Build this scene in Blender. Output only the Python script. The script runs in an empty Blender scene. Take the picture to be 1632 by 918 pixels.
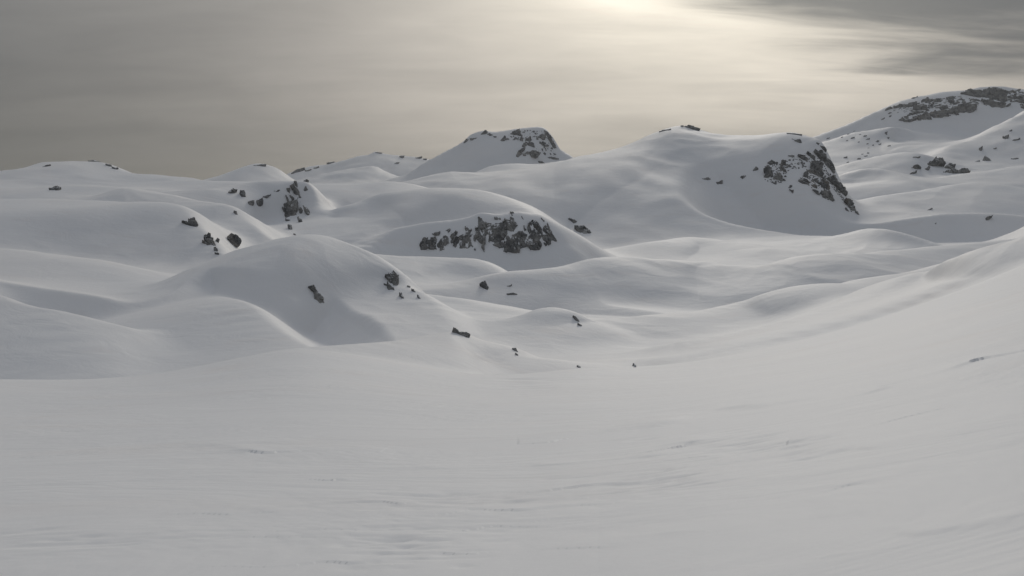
import bpy, math, random
import numpy as np
R = math.radians

# ------------------------------------------------------------------ camera
F_PX, HORIZON = 1413.0, 330.0            # focal length and horizon row of the 1632 x 918 photograph
PITCH = math.atan((459.0 - HORIZON) / F_PX)
scene = bpy.context.scene
col = scene.collection
cam_data = bpy.data.cameras.new('camera')
cam_data.sensor_width = 36.0
cam_data.lens = 36.0 * F_PX / 1632.0
cam_data.clip_start, cam_data.clip_end = 0.1, 20000.0
cam = bpy.data.objects.new('camera', cam_data)
col.objects.link(cam)
cam.location = (0, 0, 0)
cam.rotation_euler = (R(90) - PITCH, 0, 0)
scene.camera = cam
scene.render.resolution_x, scene.render.resolution_y = 1024, 576

# ------------------------------------------------------------------ light
SUN_EL, SUN_AZ = R(25.0), R(11.5)         # behind the cloud, ahead and a little to the east of the view
SUN_DIR = (math.sin(SUN_AZ) * math.cos(SUN_EL), math.cos(SUN_AZ) * math.cos(SUN_EL), math.sin(SUN_EL))
sl = bpy.data.lights.new('sun', 'SUN')
sl.energy, sl.angle, sl.color = 0.95, R(14.0), (1.0, 0.94, 0.85)
so = bpy.data.objects.new('sun', sl)
col.objects.link(so)
so.rotation_euler = (R(90) - SUN_EL, 0, math.pi - SUN_AZ)
so['kind'] = 'helper'

scene.view_settings.view_transform = 'Standard'
scene.view_settings.look = 'None'
scene.view_settings.exposure = -0.06
scene.view_settings.gamma = 1.0
scene.view_settings.use_curve_mapping = False
scene.cycles.max_bounces = 6
scene.cycles.diffuse_bounces = 4


class NT:
    """small helper to wire shader nodes"""
    def __init__(self, tree):
        self.t = tree
        self.n = tree.nodes
        self.n.clear()

    def node(self, kind, **kw):
        nd = self.n.new(kind)
        for k, v in kw.items():
            setattr(nd, k, v)
        return nd

    def put(self, sock, v):
        if hasattr(v, 'is_output'):
            self.t.links.new(v, sock)
        else:
            sock.default_value = v

    def math(self, op, a, b=0.0, c=0.0, clamp=False):
        nd = self.node('ShaderNodeMath', operation=op, use_clamp=clamp)
        for i, v in enumerate((a, b, c)):
            self.put(nd.inputs[i], v)
        return nd.outputs[0]

    def vmath(self, op, a, b=None, out=0):
        nd = self.node('ShaderNodeVectorMath', operation=op)
        self.put(nd.inputs[0], a)
        if b is not None:
            self.put(nd.inputs[1], b)
        return nd.outputs[out]

    def step(self, v, lo, hi, a=0.0, b=1.0):
        nd = self.node('ShaderNodeMapRange', interpolation_type='SMOOTHSTEP')
        for i, x in enumerate((v, lo, hi, a, b)):
            self.put(nd.inputs[i], x)
        return nd.outputs[0]

    def mix(self, f, a, b, mode='MIX'):
        nd = self.node('ShaderNodeMix', data_type='RGBA', blend_type=mode)
        self.put(nd.inputs[0], f)
        self.put(nd.inputs[6], a)
        self.put(nd.inputs[7], b)
        return nd.outputs[2]

    def noise(self, vec, scale, detail=3.0, rough=0.5, dist=0.0):
        nd = self.node('ShaderNodeTexNoise')
        self.put(nd.inputs['Vector'], vec)
        nd.inputs['Scale'].default_value = scale
        nd.inputs['Detail'].default_value = detail
        nd.inputs['Roughness'].default_value = rough
        nd.inputs['Distortion'].default_value = dist
        return nd.outputs[0]

    def mapping(self, vec, loc=(0, 0, 0), rot=(0, 0, 0), scale=(1, 1, 1)):
        nd = self.node('ShaderNodeMapping')
        self.put(nd.inputs[0], vec)
        nd.inputs[1].default_value = loc
        nd.inputs[2].default_value = rot
        nd.inputs[3].default_value = scale
        return nd.outputs[0]


def build_world():
    w = bpy.data.worlds.new('World')
    scene.world = w
    w.use_nodes = True
    t = NT(w.node_tree)
    out = t.node('ShaderNodeOutputWorld')
    bg = t.node('ShaderNodeBackground')
    bg.inputs['Strength'].default_value = 0.1
    t.t.links.new(bg.outputs[0], out.inputs[0])
    sky = t.node('ShaderNodeTexSky', sky_type='NISHITA')
    sky.sun_disc = False
    sky.sun_elevation = SUN_EL
    sky.sun_rotation = SUN_AZ
    sky.altitude = 2000.0
    d = t.node('ShaderNodeTexCoord').outputs['Generated']
    sx = t.node('ShaderNodeSeparateXYZ')
    t.t.links.new(d, sx.inputs[0])
    x, y, z = sx.outputs
    az = t.math('ARCTAN2', x, y)
    el = t.math('ARCSINE', z)
    ang = t.math('ARCCOSINE', t.math('MINIMUM', t.vmath('DOT_PRODUCT', d, SUN_DIR, out=1), 0.99999))
    # cloud sheet seen from below: direction carried onto a plane overhead
    den = t.math('ADD', t.math('MAXIMUM', z, 0.0), 0.16)
    cb = t.node('ShaderNodeCombineXYZ')
    t.put(cb.inputs[0], t.math('DIVIDE', x, den))
    t.put(cb.inputs[1], t.math('DIVIDE', y, den))
    p = cb.outputs[0]
    bands = t.noise(t.mapping(p, rot=(0, 0, R(24)), scale=(0.5, 1.1, 1)), 0.9, 3.0, 0.45, 0.7)
    wisps = t.noise(t.mapping(p, loc=(3.1, 1.7, 0), rot=(0, 0, R(18)), scale=(0.5, 1.6, 1)), 1.7, 5.0, 0.5, 0.9)
    # light scattered forward through the cloud, thinnest round the hidden sun
    glow = t.math('EXPONENT', t.math('MULTIPLY', ang, -1.0 / 0.245))
    core = t.math('EXPONENT', t.math('MULTIPLY', t.math('POWER', t.math('DIVIDE', ang, 0.27), 2.0), -1.0))
    mottle = t.noise(t.mapping(p, loc=(7, 2, 0), rot=(0, 0, R(30)), scale=(0.8, 1.3, 1)), 2.6, 7.0, 0.58, 0.5)
    fibre = t.noise(t.mapping(p, loc=(1, 5, 0), rot=(0, 0, R(22)), scale=(0.5, 2.6, 1)), 3.4, 7.0, 0.6, 1.2)
    thin = t.math('ADD', 0.62, t.math('MULTIPLY', bands, 0.75))
    thin = t.math('MULTIPLY', thin, t.math('ADD', 0.64, t.math('ADD', t.math('MULTIPLY', wisps, 0.28), t.math('ADD', t.math('MULTIPLY', mottle, 0.28), t.math('MULTIPLY', fibre, 0.12)))))
    g = t.math('MULTIPLY', t.math('ADD', t.math('MULTIPLY', glow, 2.15), t.math('MULTIPLY', core, 0.08)), thin)
    # overcast law: zenith brighter than the rim
    base = t.math('ADD', 0.042, t.math('MULTIPLY', t.math('MAXIMUM', z, 0.0), 0.31))
    rim = t.math('MULTIPLY', t.math('EXPONENT', t.math('DIVIDE', t.math('MAXIMUM', z, 0.0), -0.07)), 0.045)
    base = t.math('ADD', base, rim)
    base = t.math('MULTIPLY', base, t.math('ADD', 0.66, t.math('ADD', t.math('MULTIPLY', bands, 0.36), t.math('MULTIPLY', mottle, 0.32))))
    # thicker cloud bank with a sloping, frayed lower edge
    edge = t.math('SUBTRACT', el, t.math('SUBTRACT', 0.262, t.math('MULTIPLY', az, 0.262)))
    edge = t.math('ADD', edge, t.math('ADD', t.math('MULTIPLY', t.math('SUBTRACT', wisps, 0.5), 0.16), t.math('MULTIPLY', t.math('SUBTRACT', fibre, 0.5), 0.045)))
    edge = t.math('ADD', edge, t.math('MULTIPLY', t.math('SUBTRACT', bands, 0.5), 0.10))
    bank = t.math('MULTIPLY', t.step(edge, -0.04, 0.05), t.step(az, 0.05, 0.24))
    g = t.math('MULTIPLY', g, t.math('SUBTRACT', 1.0, t.math('MULTIPLY', bank, 0.84)))
    core2 = t.math('EXPONENT', t.math('MULTIPLY', t.math('POWER', t.math('DIVIDE', t.math('SUBTRACT', 0.02, edge), 0.05), 2.0), -1.0))
    g = t.math('MULTIPLY', g, t.math('ADD', 1.0, t.math('MULTIPLY', t.math('MULTIPLY', core2, t.step(az, 0.02, 0.12)), 0.36)))
    warm = t.mix(t.step(ang, 0.05, 0.55), (1.0, 0.91, 0.73, 1), (1.0, 0.885, 0.755, 1))
    gl = t.node('ShaderNodeVectorMath', operation='SCALE')
    t.put(gl.inputs[0], warm)
    t.put(gl.inputs['Scale'], t.math('MULTIPLY', g, 10.0))
    bcol = t.mix(t.step(el, 0.0, 0.22), (1.0, 0.97, 0.90, 1), (0.93, 0.99, 1.01, 1))
    bcol = t.mix(t.step(el, 0.2, 0.9), bcol, (0.90, 0.97, 1.10, 1))
    bl = t.node('ShaderNodeVectorMath', operation='SCALE')
    t.put(bl.inputs[0], bcol)
    t.put(bl.inputs['Scale'], t.math('MULTIPLY', base, 10.0))
    ns = t.node('ShaderNodeVectorMath', operation='SCALE')
    t.put(ns.inputs[0], sky.outputs[0])
    ns.inputs['Scale'].default_value = 0.03
    tot = t.vmath('ADD', t.vmath('ADD', gl.outputs[0], bl.outputs[0]), ns.outputs[0])
    t.t.links.new(tot, bg.inputs['Color'])


build_world()

# ------------------------------------------------------------------ materials
def snow_material():
    m = bpy.data.materials.new('wind_packed_snow')
    m.use_nodes = True
    t = NT(m.node_tree)
    out = t.node('ShaderNodeOutputMaterial')
    b = t.node('ShaderNodeBsdfPrincipled')
    t.t.links.new(b.outputs[0], out.inputs[0])
    pos = t.node('ShaderNodeNewGeometry').outputs['Position']
    big = t.noise(pos, 0.012, 3.0, 0.5)
    dust = t.noise(t.mapping(pos, scale=(0.05, 0.12, 0.1)), 1.0, 4.0, 0.6, 0.4)
    c = t.mix(t.step(big, 0.35, 0.65), (0.82, 0.825, 0.835, 1), (0.85, 0.845, 0.845, 1))
    c = t.mix(t.step(dust, 0.52, 0.78, 0.0, 0.55), c, (0.80, 0.77, 0.755, 1))
    t.t.links.new(c, b.inputs['Base Color'])
    b.inputs['Roughness'].default_value = 0.66
    b.inputs['Specular IOR Level'].default_value = 0.25
    crust = t.noise(t.mapping(pos, rot=(0, 0, R(-25)), scale=(0.10, 0.15, 0.12)), 1.0, 5.0, 0.62, 0.6)
    ripple = t.noise(t.mapping(pos, rot=(0, 0, R(12)), scale=(0.7, 1.2, 0.8)), 1.0, 5.0, 0.62, 0.8)
    grain = t.noise(pos, 9.0, 2.0, 0.5)
    fine = t.noise(t.mapping(pos, rot=(0, 0, R(15)), scale=(1.3, 2.4, 1.5)), 1.0, 7.0, 0.68, 0.3)
    patch = t.step(t.noise(t.mapping(pos, scale=(0.045, 0.09, 0.05)), 1.0, 3.0, 0.55, 0.6), 0.46, 0.66, 0.12, 1.0)
    h = t.math('ADD', t.math('MULTIPLY', crust, 0.36), t.math('MULTIPLY', t.math('MULTIPLY', ripple, patch), 0.022))
    h = t.math('ADD', h, t.math('MULTIPLY', grain, 0.004))
    h = t.math('ADD', h, t.math('MULTIPLY', t.math('MULTIPLY', fine, patch), 0.026))
    bp = t.node('ShaderNodeBump')
    bp.inputs['Strength'].default_value = 0.8
    bp.inputs['Distance'].default_value = 1.0
    t.t.links.new(h, bp.inputs['Height'])
    t.t.links.new(bp.outputs[0], b.inputs['Normal'])
    return m


def rock_material():
    m = bpy.data.materials.new('grey_limestone')
    m.use_nodes = True
    t = NT(m.node_tree)
    out = t.node('ShaderNodeOutputMaterial')
    b = t.node('ShaderNodeBsdfPrincipled')
    t.t.links.new(b.outputs[0], out.inputs[0])
    geo = t.node('ShaderNodeNewGeometry')
    pos = geo.outputs['Position']
    blot = t.noise(pos, 0.11, 5.0, 0.65, 0.5)
    streak = t.noise(t.mapping(pos, scale=(0.5, 0.5, 0.09)), 1.0, 4.0, 0.6, 0.3)
    c = t.mix(t.step(blot, 0.36, 0.66), (0.12, 0.122, 0.124, 1), (0.30, 0.292, 0.28, 1))
    c = t.mix(t.step(streak, 0.48, 0.72, 0.0, 0.6), c, (0.07, 0.07, 0.07, 1))
    c = t.mix(t.step(t.noise(pos, 0.05, 3.0), 0.56, 0.72, 0.0, 0.5), c, (0.20, 0.165, 0.13, 1))
    nz = t.node('ShaderNodeSeparateXYZ')
    t.t.links.new(geo.outputs['Normal'], nz.inputs[0])
    lie = t.math('ADD', nz.outputs[2], t.math('MULTIPLY', t.math('SUBTRACT', t.noise(pos, 0.35, 3.0), 0.5), 0.35))
    c = t.mix(t.step(lie, 0.84, 0.90), c, (0.80, 0.805, 0.81, 1))
    t.t.links.new(c, b.inputs['Base Color'])
    b.inputs['Roughness'].default_value = 0.9
    b.inputs['Specular IOR Level'].default_value = 0.2
    bp = t.node('ShaderNodeBump')
    bp.inputs['Strength'].default_value = 0.7
    bp.inputs['Distance'].default_value = 0.6
    t.t.links.new(t.noise(pos, 0.8, 5.0, 0.65), bp.inputs['Height'])
    t.t.links.new(bp.outputs[0], b.inputs['Normal'])
    return m


SNOW, ROCK = snow_material(), rock_material()

# ------------------------------------------------------------------ pixel directions
CP, SP = math.cos(PITCH), math.sin(PITCH)


def rays(px, py):
    """unit-forward ray directions (x, 1, z) of photograph pixels"""
    px, py = np.asarray(px, float), np.asarray(py, float)
    a, b = (px - 816.0) / F_PX, (459.0 - py) / F_PX
    fy = CP + SP * b
    return a / fy, (-SP + CP * b) / fy


def at(pts):
    p = np.array(pts, float)
    x, z = rays(p[:, 0], p[:, 1])
    return np.stack([x * p[:, 2], p[:, 2], z * p[:, 2]], 1)


# ------------------------------------------------------------------ numpy noise
def _hash(ix, iy, seed):
    h = (ix.astype(np.int64) * 374761393 + iy.astype(np.int64) * 668265263 + seed * 974634599) & 0xFFFFFFFF
    h = ((h ^ (h >> 13)) * 1274126177) & 0xFFFFFFFF
    return ((h ^ (h >> 16)) & 0xFFFFFF).astype(np.float32) / float(0xFFFFFF)


def gnoise(x, y, seed=0):
    """gradient noise, about -0.7 .. 0.7"""
    ix, iy = np.floor(x), np.floor(y)
    fx, fy = (x - ix).astype(np.float32), (y - iy).astype(np.float32)
    u, v = fx * fx * fx * (fx * (fx * 6 - 15) + 10), fy * fy * fy * (fy * (fy * 6 - 15) + 10)
    def g(dx, dy):
        a = _hash(ix + dx, iy + dy, seed) * 6.2831853
        return np.cos(a) * (fx - dx) + np.sin(a) * (fy - dy)
    return (g(0, 0) * (1 - u) + g(1, 0) * u) * (1 - v) + (g(0, 1) * (1 - u) + g(1, 1) * u) * v


def facets(x, y, seed, sharp=1.0):
    """cells that each carry a tilted plane: broken rock faces"""
    ix, iy = np.floor(x), np.floor(y)
    best = np.full(x.shape, 9e9, np.float32)
    h = np.zeros(x.shape, np.float32)
    for dx in (-1, 0, 1):
        for dy in (-1, 0, 1):
            cx, cy = ix + dx, iy + dy
            qx = cx + _hash(cx, cy, seed)
            qy = cy + _hash(cx, cy, seed + 1)
            ddx, ddy = x - qx, y - qy
            d = ddx * ddx + ddy * ddy
            hh = (_hash(cx, cy, seed + 2) - 0.5) + sharp * ((_hash(cx, cy, seed + 3) - 0.5) * ddx + (_hash(cx, cy, seed + 4) - 0.5) * ddy)
            m = d < best
            best = np.where(m, d, best)
            h = np.where(m, hh, h)
    return h


# ------------------------------------------------------------------ the terrain: ridges, domes and hollows
# each ridge: crest points (pixel x, pixel y, metres ahead), slope towards the camera side, slope behind, crest rounding in metres
RIDGES = {
 # left hand side
 'left_rib':   dict(p=[(-160,425,200),(-60,445,190),(0,462,180),(44,483,175),(88,515,165),(132,568,152),(156,606,142)], sf=.20, sb=[.3,.3,.3,.35,.4,.45,.5], r=[16,16,16,16,14,12,10], o='left_slope'),
 'left_bump':  dict(p=[(-90,392,300),(30,402,285),(118,418,272),(165,438,262),(185,458,255)], sf=.20, sb=.30, r=14, o='left_slope'),
 'spur':       dict(p=[(262,462,252),(310,466,234),(350,472,214),(382,481,198),(418,512,182),(459,543,166),(486,556,158)], sf=.16, sb=[.4,.4,.6,.9,1.,1.,1.], r=4, o='spur'),
 'left_fill':  dict(p=[(-90,436,252),(60,448,247),(160,460,242),(235,468,240)], sf=.13, sb=.10, r=30, o='left_slope'),
 'shelf':      dict(p=[(40,474,228),(150,484,222),(240,492,216),(318,488,211)], sf=.17, sb=.12, r=26, o='left_slope'),
 'mid_dome':   dict(p=[(190,466,268),(265,455,258),(294,443,255),(323,424,253),(368,405,253),(412,392,254),(462,380,256),(495,377,256),(523,383,254),(564,399,252),(595,414,250),(622,432,248),(640,455,244),(670,473,236),(700,505,220),(722,532,205)], sf=[.30,.30,.28,.26,.24,.22,.21,.2,.2,.2,.2,.2,.2,.2,.2,.2], sb=[.36]*8+[.45,.6,.8,1.1,1.2,1.1,1.,1.], r=[16]*8+[14,10,9,7,6,6,6,6], o='mid_dome'),
 'left_hill':  dict(p=[(-160,314,430),(0,318,420),(55,317,420),(110,318,415),(193,321,405),(248,321,395),(276,327,386),(300,346,376),(314,362,366),(328,376,356),(347,405,340),(362,424,326)], sf=.17, sb=[.3]*5+[.5,.8,1.1,1.2,1.2,1.2,1.], r=[25]*5+[18,12,8,7,6,6,6], o='left_hill'),
 'left_step':  dict(p=[(60,322,530),(118,313,525),(165,315,520),(182,307,520),(220,302,520),(262,310,515),(303,318,505),(358,327,490),(375,340,480),(386,352,470),(408,365,455),(432,384,440),(452,394,428)], sf=.26, sb=[.28]*6+[.4,.6,.8,.9,.9,.9,.8], r=[18]*6+[16,12,10,10,8,8,8], o='left_step'),
 'left_sky':   dict(p=[(-190,282,900),(-60,279,900),(0,276,900),(47,270,900),(72,262,900),(83,258,900),(143,255,900),(165,258,892),(187,268,885),(210,276,880),(256,280,870),(303,284,860),(322,289,850)], sf=.15, sb=.3, r=14, W=280, o='left_plateau'),
 'left_mid':   dict(p=[(-60,300,700),(60,296,700),(120,292,690),(180,296,680),(240,300,660)], sf=.16, sb=.2, r=20, W=120, o='left_plateau'),
 'crag_hill':  dict(p=[(338,300,615),(380,293,635),(413,288,645),(468,287,645),(486,291,640),(494,305,634),(502,330,618),(516,352,595)], sf=.52, sb=[.2,.2,.2,.25,.8,1.2,1.3,1.2], r=[16,16,16,12,8,6,6,6], o='crag_hill'),
 'plateau':    dict(p=[(310,287,770),(413,287,765),(506,290,760),(578,289,760),(628,287,760),(661,293,752),(700,300,742)], sf=.16, sb=.25, r=25, W=85, o='plateau'),
 'small_dome': dict(p=[(312,290,1500),(330,283,1500),(366,272,1500),(391,264,1500),(407,261,1500),(426,263,1500),(446,271,1500),(462,284,1500),(478,294,1500)], sf=.26, sb=.3, r=22, o='small_dome'),
 # middle
 'band_dome':  dict(p=[(528,345,590),(550,328,600),(578,319,610),(606,306,616),(641,301,618),(690,298,618),(713,298,615),(760,300,608),(788,307,598),(815,318,582),(843,332,560),(865,348,538),(884,374,512),(900,393,495)], sf=[.3,.27,.24,.22,.21,.2,.2,.22,.25,.3,.4,.5,.5,.5], sb=[.3]*8+[.45,.6,.8,1.1,1.3,1.2], r=[24]*8+[20,16,12,9,8,8], W=88, o='band_dome'),
 'band_lobe':  dict(p=[(592,392,490),(622,373,496),(647,362,500),(677,356,503),(720,351,505),(750,345,506),(770,338,507),(800,341,508),(830,338,510),(858,341,514)], sf=[.6,.8,1.]+[1.15]*7, sb=.12, r=6, o='band_dome'),
 'apron':      dict(p=[(540,402,408),(620,408,410),(665,411,414),(720,413,415),(750,414,414),(776,424,404),(794,436,394),(806,446,386)], sf=.17, sb=[.36]*4+[.45,.7,.8,.8], r=8, o='apron'),
 'mound':      dict(p=[(680,466,326),(744,449,335),(765,441,338),(794,434,341),(847,430,345),(906,424,350),(944,413,355),(979,411,360),(1023,412,365),(1112,417,370),(1141,424,366),(1182,434,360)], sf=[.3,.45,.55,.58,.58,.55,.5,.42,.38,.36,.36,.36], sb=.34, r=13, o='mound'),
 'roll':       dict(p=[(1182,434,362),(1218,430,356),(1247,421,356),(1283,412,360),(1315,409,365),(1380,406,380),(1407,402,390),(1475,396,402),(1563,389,420),(1700,372,455)], sf=.34, sb=.34, r=15, o='roll'),
 'lip':        dict(p=[(655,466,276),(700,474,266),(735,478,262),(773,490,255),(820,499,250),(850,505,246)], sf=.34, sb=.30, r=5, o='knoll'),
 'knoll':      dict(p=[(838,510,232),(853,497,230),(870,490,228),(894,492,225),(915,500,222),(931,516,219)], sf=.26, sb=[.4,.42,.45,.6,.8,.8], r=6, o='knoll'),
 'near_roll':  dict(p=[(931,516,236),(982,509,238),(1038,501,240),(1082,498,242),(1126,496,245),(1180,485,250),(1212,471,250),(1233,464,250),(1268,456,250),(1312,452,250),(1357,452,250),(1386,445,252),(1430,439,256),(1476,434,262),(1560,412,272),(1700,380,290)], sf=.15, sb=.36, r=9, o='near_roll'),
 'right_edge': dict(p=[(1009,573,188),(1023,566,187),(1053,558,186),(1097,547,184),(1180,536,184),(1260,516,184),(1330,498,186),(1400,474,190),(1440,454,194),(1476,436,198),(1504,424,194),(1563,403,186),(1640,376,178),(1760,330,176)], sf=.12, sb=.40, r=6, o='right_slope'),
 'right_fold': dict(p=[(1010,586,152),(1053,575,151),(1112,567,150),(1180,554,150),(1260,537,153),(1400,501,158),(1500,466,160),(1640,410,160),(1760,360,160)], sf=.12, sb=.24, r=7, o='right_slope'),
 'near_spur':  dict(p=[(470,557,126),(560,549,134),(650,541,144),(700,532,150),(723,528,152),(738,536,151),(788,549,150),(812,556,149),(826,565,148),(859,573,147),(891,577,146),(925,588,144)], sf=.17, sb=.42, r=6, o='near_spur'),
 # big hill
 'big_hill':   dict(p=[(860,272,1120),(909,252,1120),(962,243,1110),(1030,223,1100),(1050,211,1095),(1085,202,1090),(1116,206,1080),(1132,213,1070),(1179,217,1050),(1229,216,1020),(1259,213,1000),(1278,214,990),(1305,223,975)],
                    sf=[.26,.26,.27,.30,.33,.38,.43,.46,.50,.52,.54,.56,.6], sb=[.3]*10+[.5,1.6,3.6], r=[24]*9+[18,14,8,4], rf=[100,120,150,170,180,190,180,140,100,80,70,60,40], o='big_hill'),
 'foot':       dict(p=[(1060,384,640),(1100,379,650),(1150,384,640),(1200,396,610)], sf=.25, sb=.3, r=18, o='big_hill'),
 'saddle_one': dict(p=[(590,305,990),(650,289,1000),(691,278,1000),(719,275,1000),(755,279,995),(800,292,975),(850,310,940)], sf=.20, sb=.25, r=25, W=140, o='saddle'),
 'saddle_two': dict(p=[(735,288,1250),(780,265,1250),(815,260,1250),(854,260,1248),(900,254,1235),(960,246,1225)], sf=.20, sb=.3, r=28, W=140, o='saddle'),
 'table_peak': dict(p=[(560,304,2000),(630,283,2000),(650,277,2000),(691,254,2000),(719,239,2000),(741,224,2000),(752,214,2000),(774,208,2000),(793,211,2000),(821,206,2000),(854,203,2000),(867,206,1996),(879,221,1988),(887,235,1980),(909,250,1965),(950,268,1945)],
                    sf=[.3,.35,.4]+[.6]*9+[.8]*4, sb=[.5]*10+[.7,1.,1.4,1.2,.7,.5], r=[14]*10+[12,10,8,8,10,12], o='table_peak'),
 'far_range':  dict(p=[(430,290,2800),(465,275,2800),(495,265,2800),(534,259,2800),(570,249,2800),(589,246,2800),(600,242,2800),(617,246,2800),(642,248,2800),(686,254,2800),(760,266,2800)], sf=.34, sb=.4, r=20, o='far_range'),
 'far_hump':   dict(p=[(470,290,2300),(540,272,2300),(592,265,2300),(614,274,2300),(632,282,2300)], sf=.22, sb=.3, r=25, o='far_range'),
 # right hand side
 'right_hill': dict(p=[(1404,400,585),(1426,384,600),(1448,358,614),(1472,335,620),(1498,326,620),(1549,316,620),(1575,308,622),(1612,287,626),(1640,273,630),(1740,232,650)], sf=.27, sb=[.45,.45,.45,.4,.35,.35,.3,.3,.3,.3], r=[26]*10, o='right_hill'),
 'gully_fill': dict(p=[(1376,376,690),(1450,360,715),(1540,342,740)], sf=.14, sb=.08, r=40, W=160, o='right_hill'),
 'right_gully':dict(p=[(1374,324,930),(1395,316,940),(1430,310,940),(1480,303,950),(1560,288,970)], sf=.24, sb=.25, r=22, W=110, o='right_hill'),
 'right_hump': dict(p=[(1350,292,1160),(1379,268,1180),(1428,273,1180),(1477,281,1170),(1538,275,1180),(1632,264,1200),(1740,252,1220)], sf=.17, sb=.2, r=28, W=130, o='right_hump'),
 'rock_dome':  dict(p=[(1322,276,1410),(1345,262,1420),(1369,255,1420),(1416,245,1420),(1453,242,1420),(1487,250,1410),(1505,259,1395),(1545,272,1365)], sf=.30, sb=.3, r=32, o='rock_dome'),
 'lit_flank':  dict(p=[(1486,252,1690),(1526,233,1750),(1587,208,1800),(1632,184,1850),(1740,130,1900)], sf=.24, sb=.4, r=30, o='lit_flank'),
 'mountain':   dict(p=[(1262,232,2300),(1297,215,2300),(1345,200,2300),(1380,185,2300),(1425,165,2300),(1465,153,2300),(1530,145,2300),(1580,140,2300),(1632,143,2300),(1760,152,2300)], sf=.62, sb=.45, r=28, o='mountain'),
 'shoulder':   dict(p=[(1285,238,2080),(1340,219,2090),(1380,209,2100),(1433,204,2100),(1446,224,2050)], sf=.30, sb=.15, r=30, o='mountain'),
}
# the near snowfield: where it rolls over, seen from the camera
LIP = [(-400,600,105),(-150,605,108),(0,607,112),(150,607,116),(300,590,117),(460,557,118),(560,566,120),(650,585,121),(740,600,122),(829,602,123),(880,596,126),(935,591,130),
       (1009,590,134),(1112,577,138),(1200,560,140),(1300,537,142),(1400,508,144),(1500,474,146),(1632,424,148),(1800,360,150),(2100,300,150)]


LATE = ('spur', 'lip', 'knoll', 'near_spur')          # low forms laid over the bowls once those are hollowed out


def spline(p, n):
    """Catmull-Rom through the rows of p, n steps a span"""
    p = np.asarray(p, float)
    q = np.vstack([2 * p[0] - p[1], p, 2 * p[-1] - p[-2]])
    out = []
    for i in range(1, len(q) - 2):
        a, b, c, d = q[i - 1], q[i], q[i + 1], q[i + 2]
        for k in range(n):
            s = k / n
            out.append(0.5 * (2 * b + (c - a) * s + (2 * a - 5 * b + 4 * c - d) * s * s + (3 * b - 3 * c + d - a) * s ** 3))
    out.append(q[-2])
    return np.array(out)


def floor_z(y):
    return np.interp(y, [-200, 250, 700, 1000, 1800, 3000, 7000], [-30, -38, -37, -8, 32, 58, 60])


def ridge_height(X, Y, rd):
    P = at(rd['p'])
    n = len(P)
    par = [np.broadcast_to(np.asarray(rd.get(k, d0), float), (n,)) for k, d0 in (('sf', .2), ('sb', .3), ('r', 10), ('cap', 0), ('rf', rd['r']))]
    C = spline(np.column_stack([P] + par), 3).astype(np.float32)
    near2 = np.full(X.shape, 1e18, np.float32)
    wsum, zc, fs, bs, rr, cp, rf, sd = (np.zeros(X.shape, np.float64) for _ in range(8))
    eps2 = (0.4 * float(np.mean(par[2]))) ** 2 + 4.0
    for a, b in zip(C[:-1], C[1:]):
        e = b[:2] - a[:2]
        L2 = float(e @ e)
        L = math.sqrt(L2)
        dx, dy = X - a[0], Y - a[1]
        t = np.clip((dx * e[0] + dy * e[1]) / L2, 0, 1)
        qx, qy = dx - t * e[0], dy - t * e[1]
        d2 = qx * qx + qy * qy
        np.minimum(near2, d2, out=near2)
        side = (e[0] * dy - e[1] * dx) / L                    # > 0 behind the crest
        w = L / ((d2 + eps2) / eps2) ** rd.get('pw', 4.5) + 1e-30
        wsum += w
        sd += w * (np.clip(side / np.sqrt(d2 + 1e-3), -1, 1) * 0.5 + 0.5)
        for acc, i in ((zc, 2), (fs, 3), (bs, 4), (rr, 5), (cp, 6), (rf, 7)):
            acc += w * (a[i] + t * (b[i] - a[i]))
    for acc in (zc, fs, bs, rr, cp, rf, sd):
        acc /= wsum
    d = np.sqrt(near2)
    rr = np.maximum(rr, 1.0)
    rf = np.maximum(rf, 1.0)
    hyp = np.sqrt(near2 + rr * rr) - rr
    hypf = np.sqrt(near2 + rf * rf) - rf
    cp = np.maximum(cp, 0)
    s0 = rd.get('s0', .14)                                   # slope of the cap before the face breaks away
    m = np.clip(cp / 8.0, 0, 1)
    e = d - cp
    capped = s0 * hyp + np.maximum(fs - s0, 0) * 0.5 * (e + np.sqrt(e * e + rr * rr) - (np.sqrt(cp * cp + rr * rr) - cp))
    front = fs * hypf * (1 - m) + capped * m
    drop = front * (1 - sd) + bs * hyp * sd
    e = d - rd.get('W', 1e5)
    drop += 0.3 * (e + np.sqrt(e * e + 900.0))
    return (zc - drop).astype(np.float32)


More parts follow.
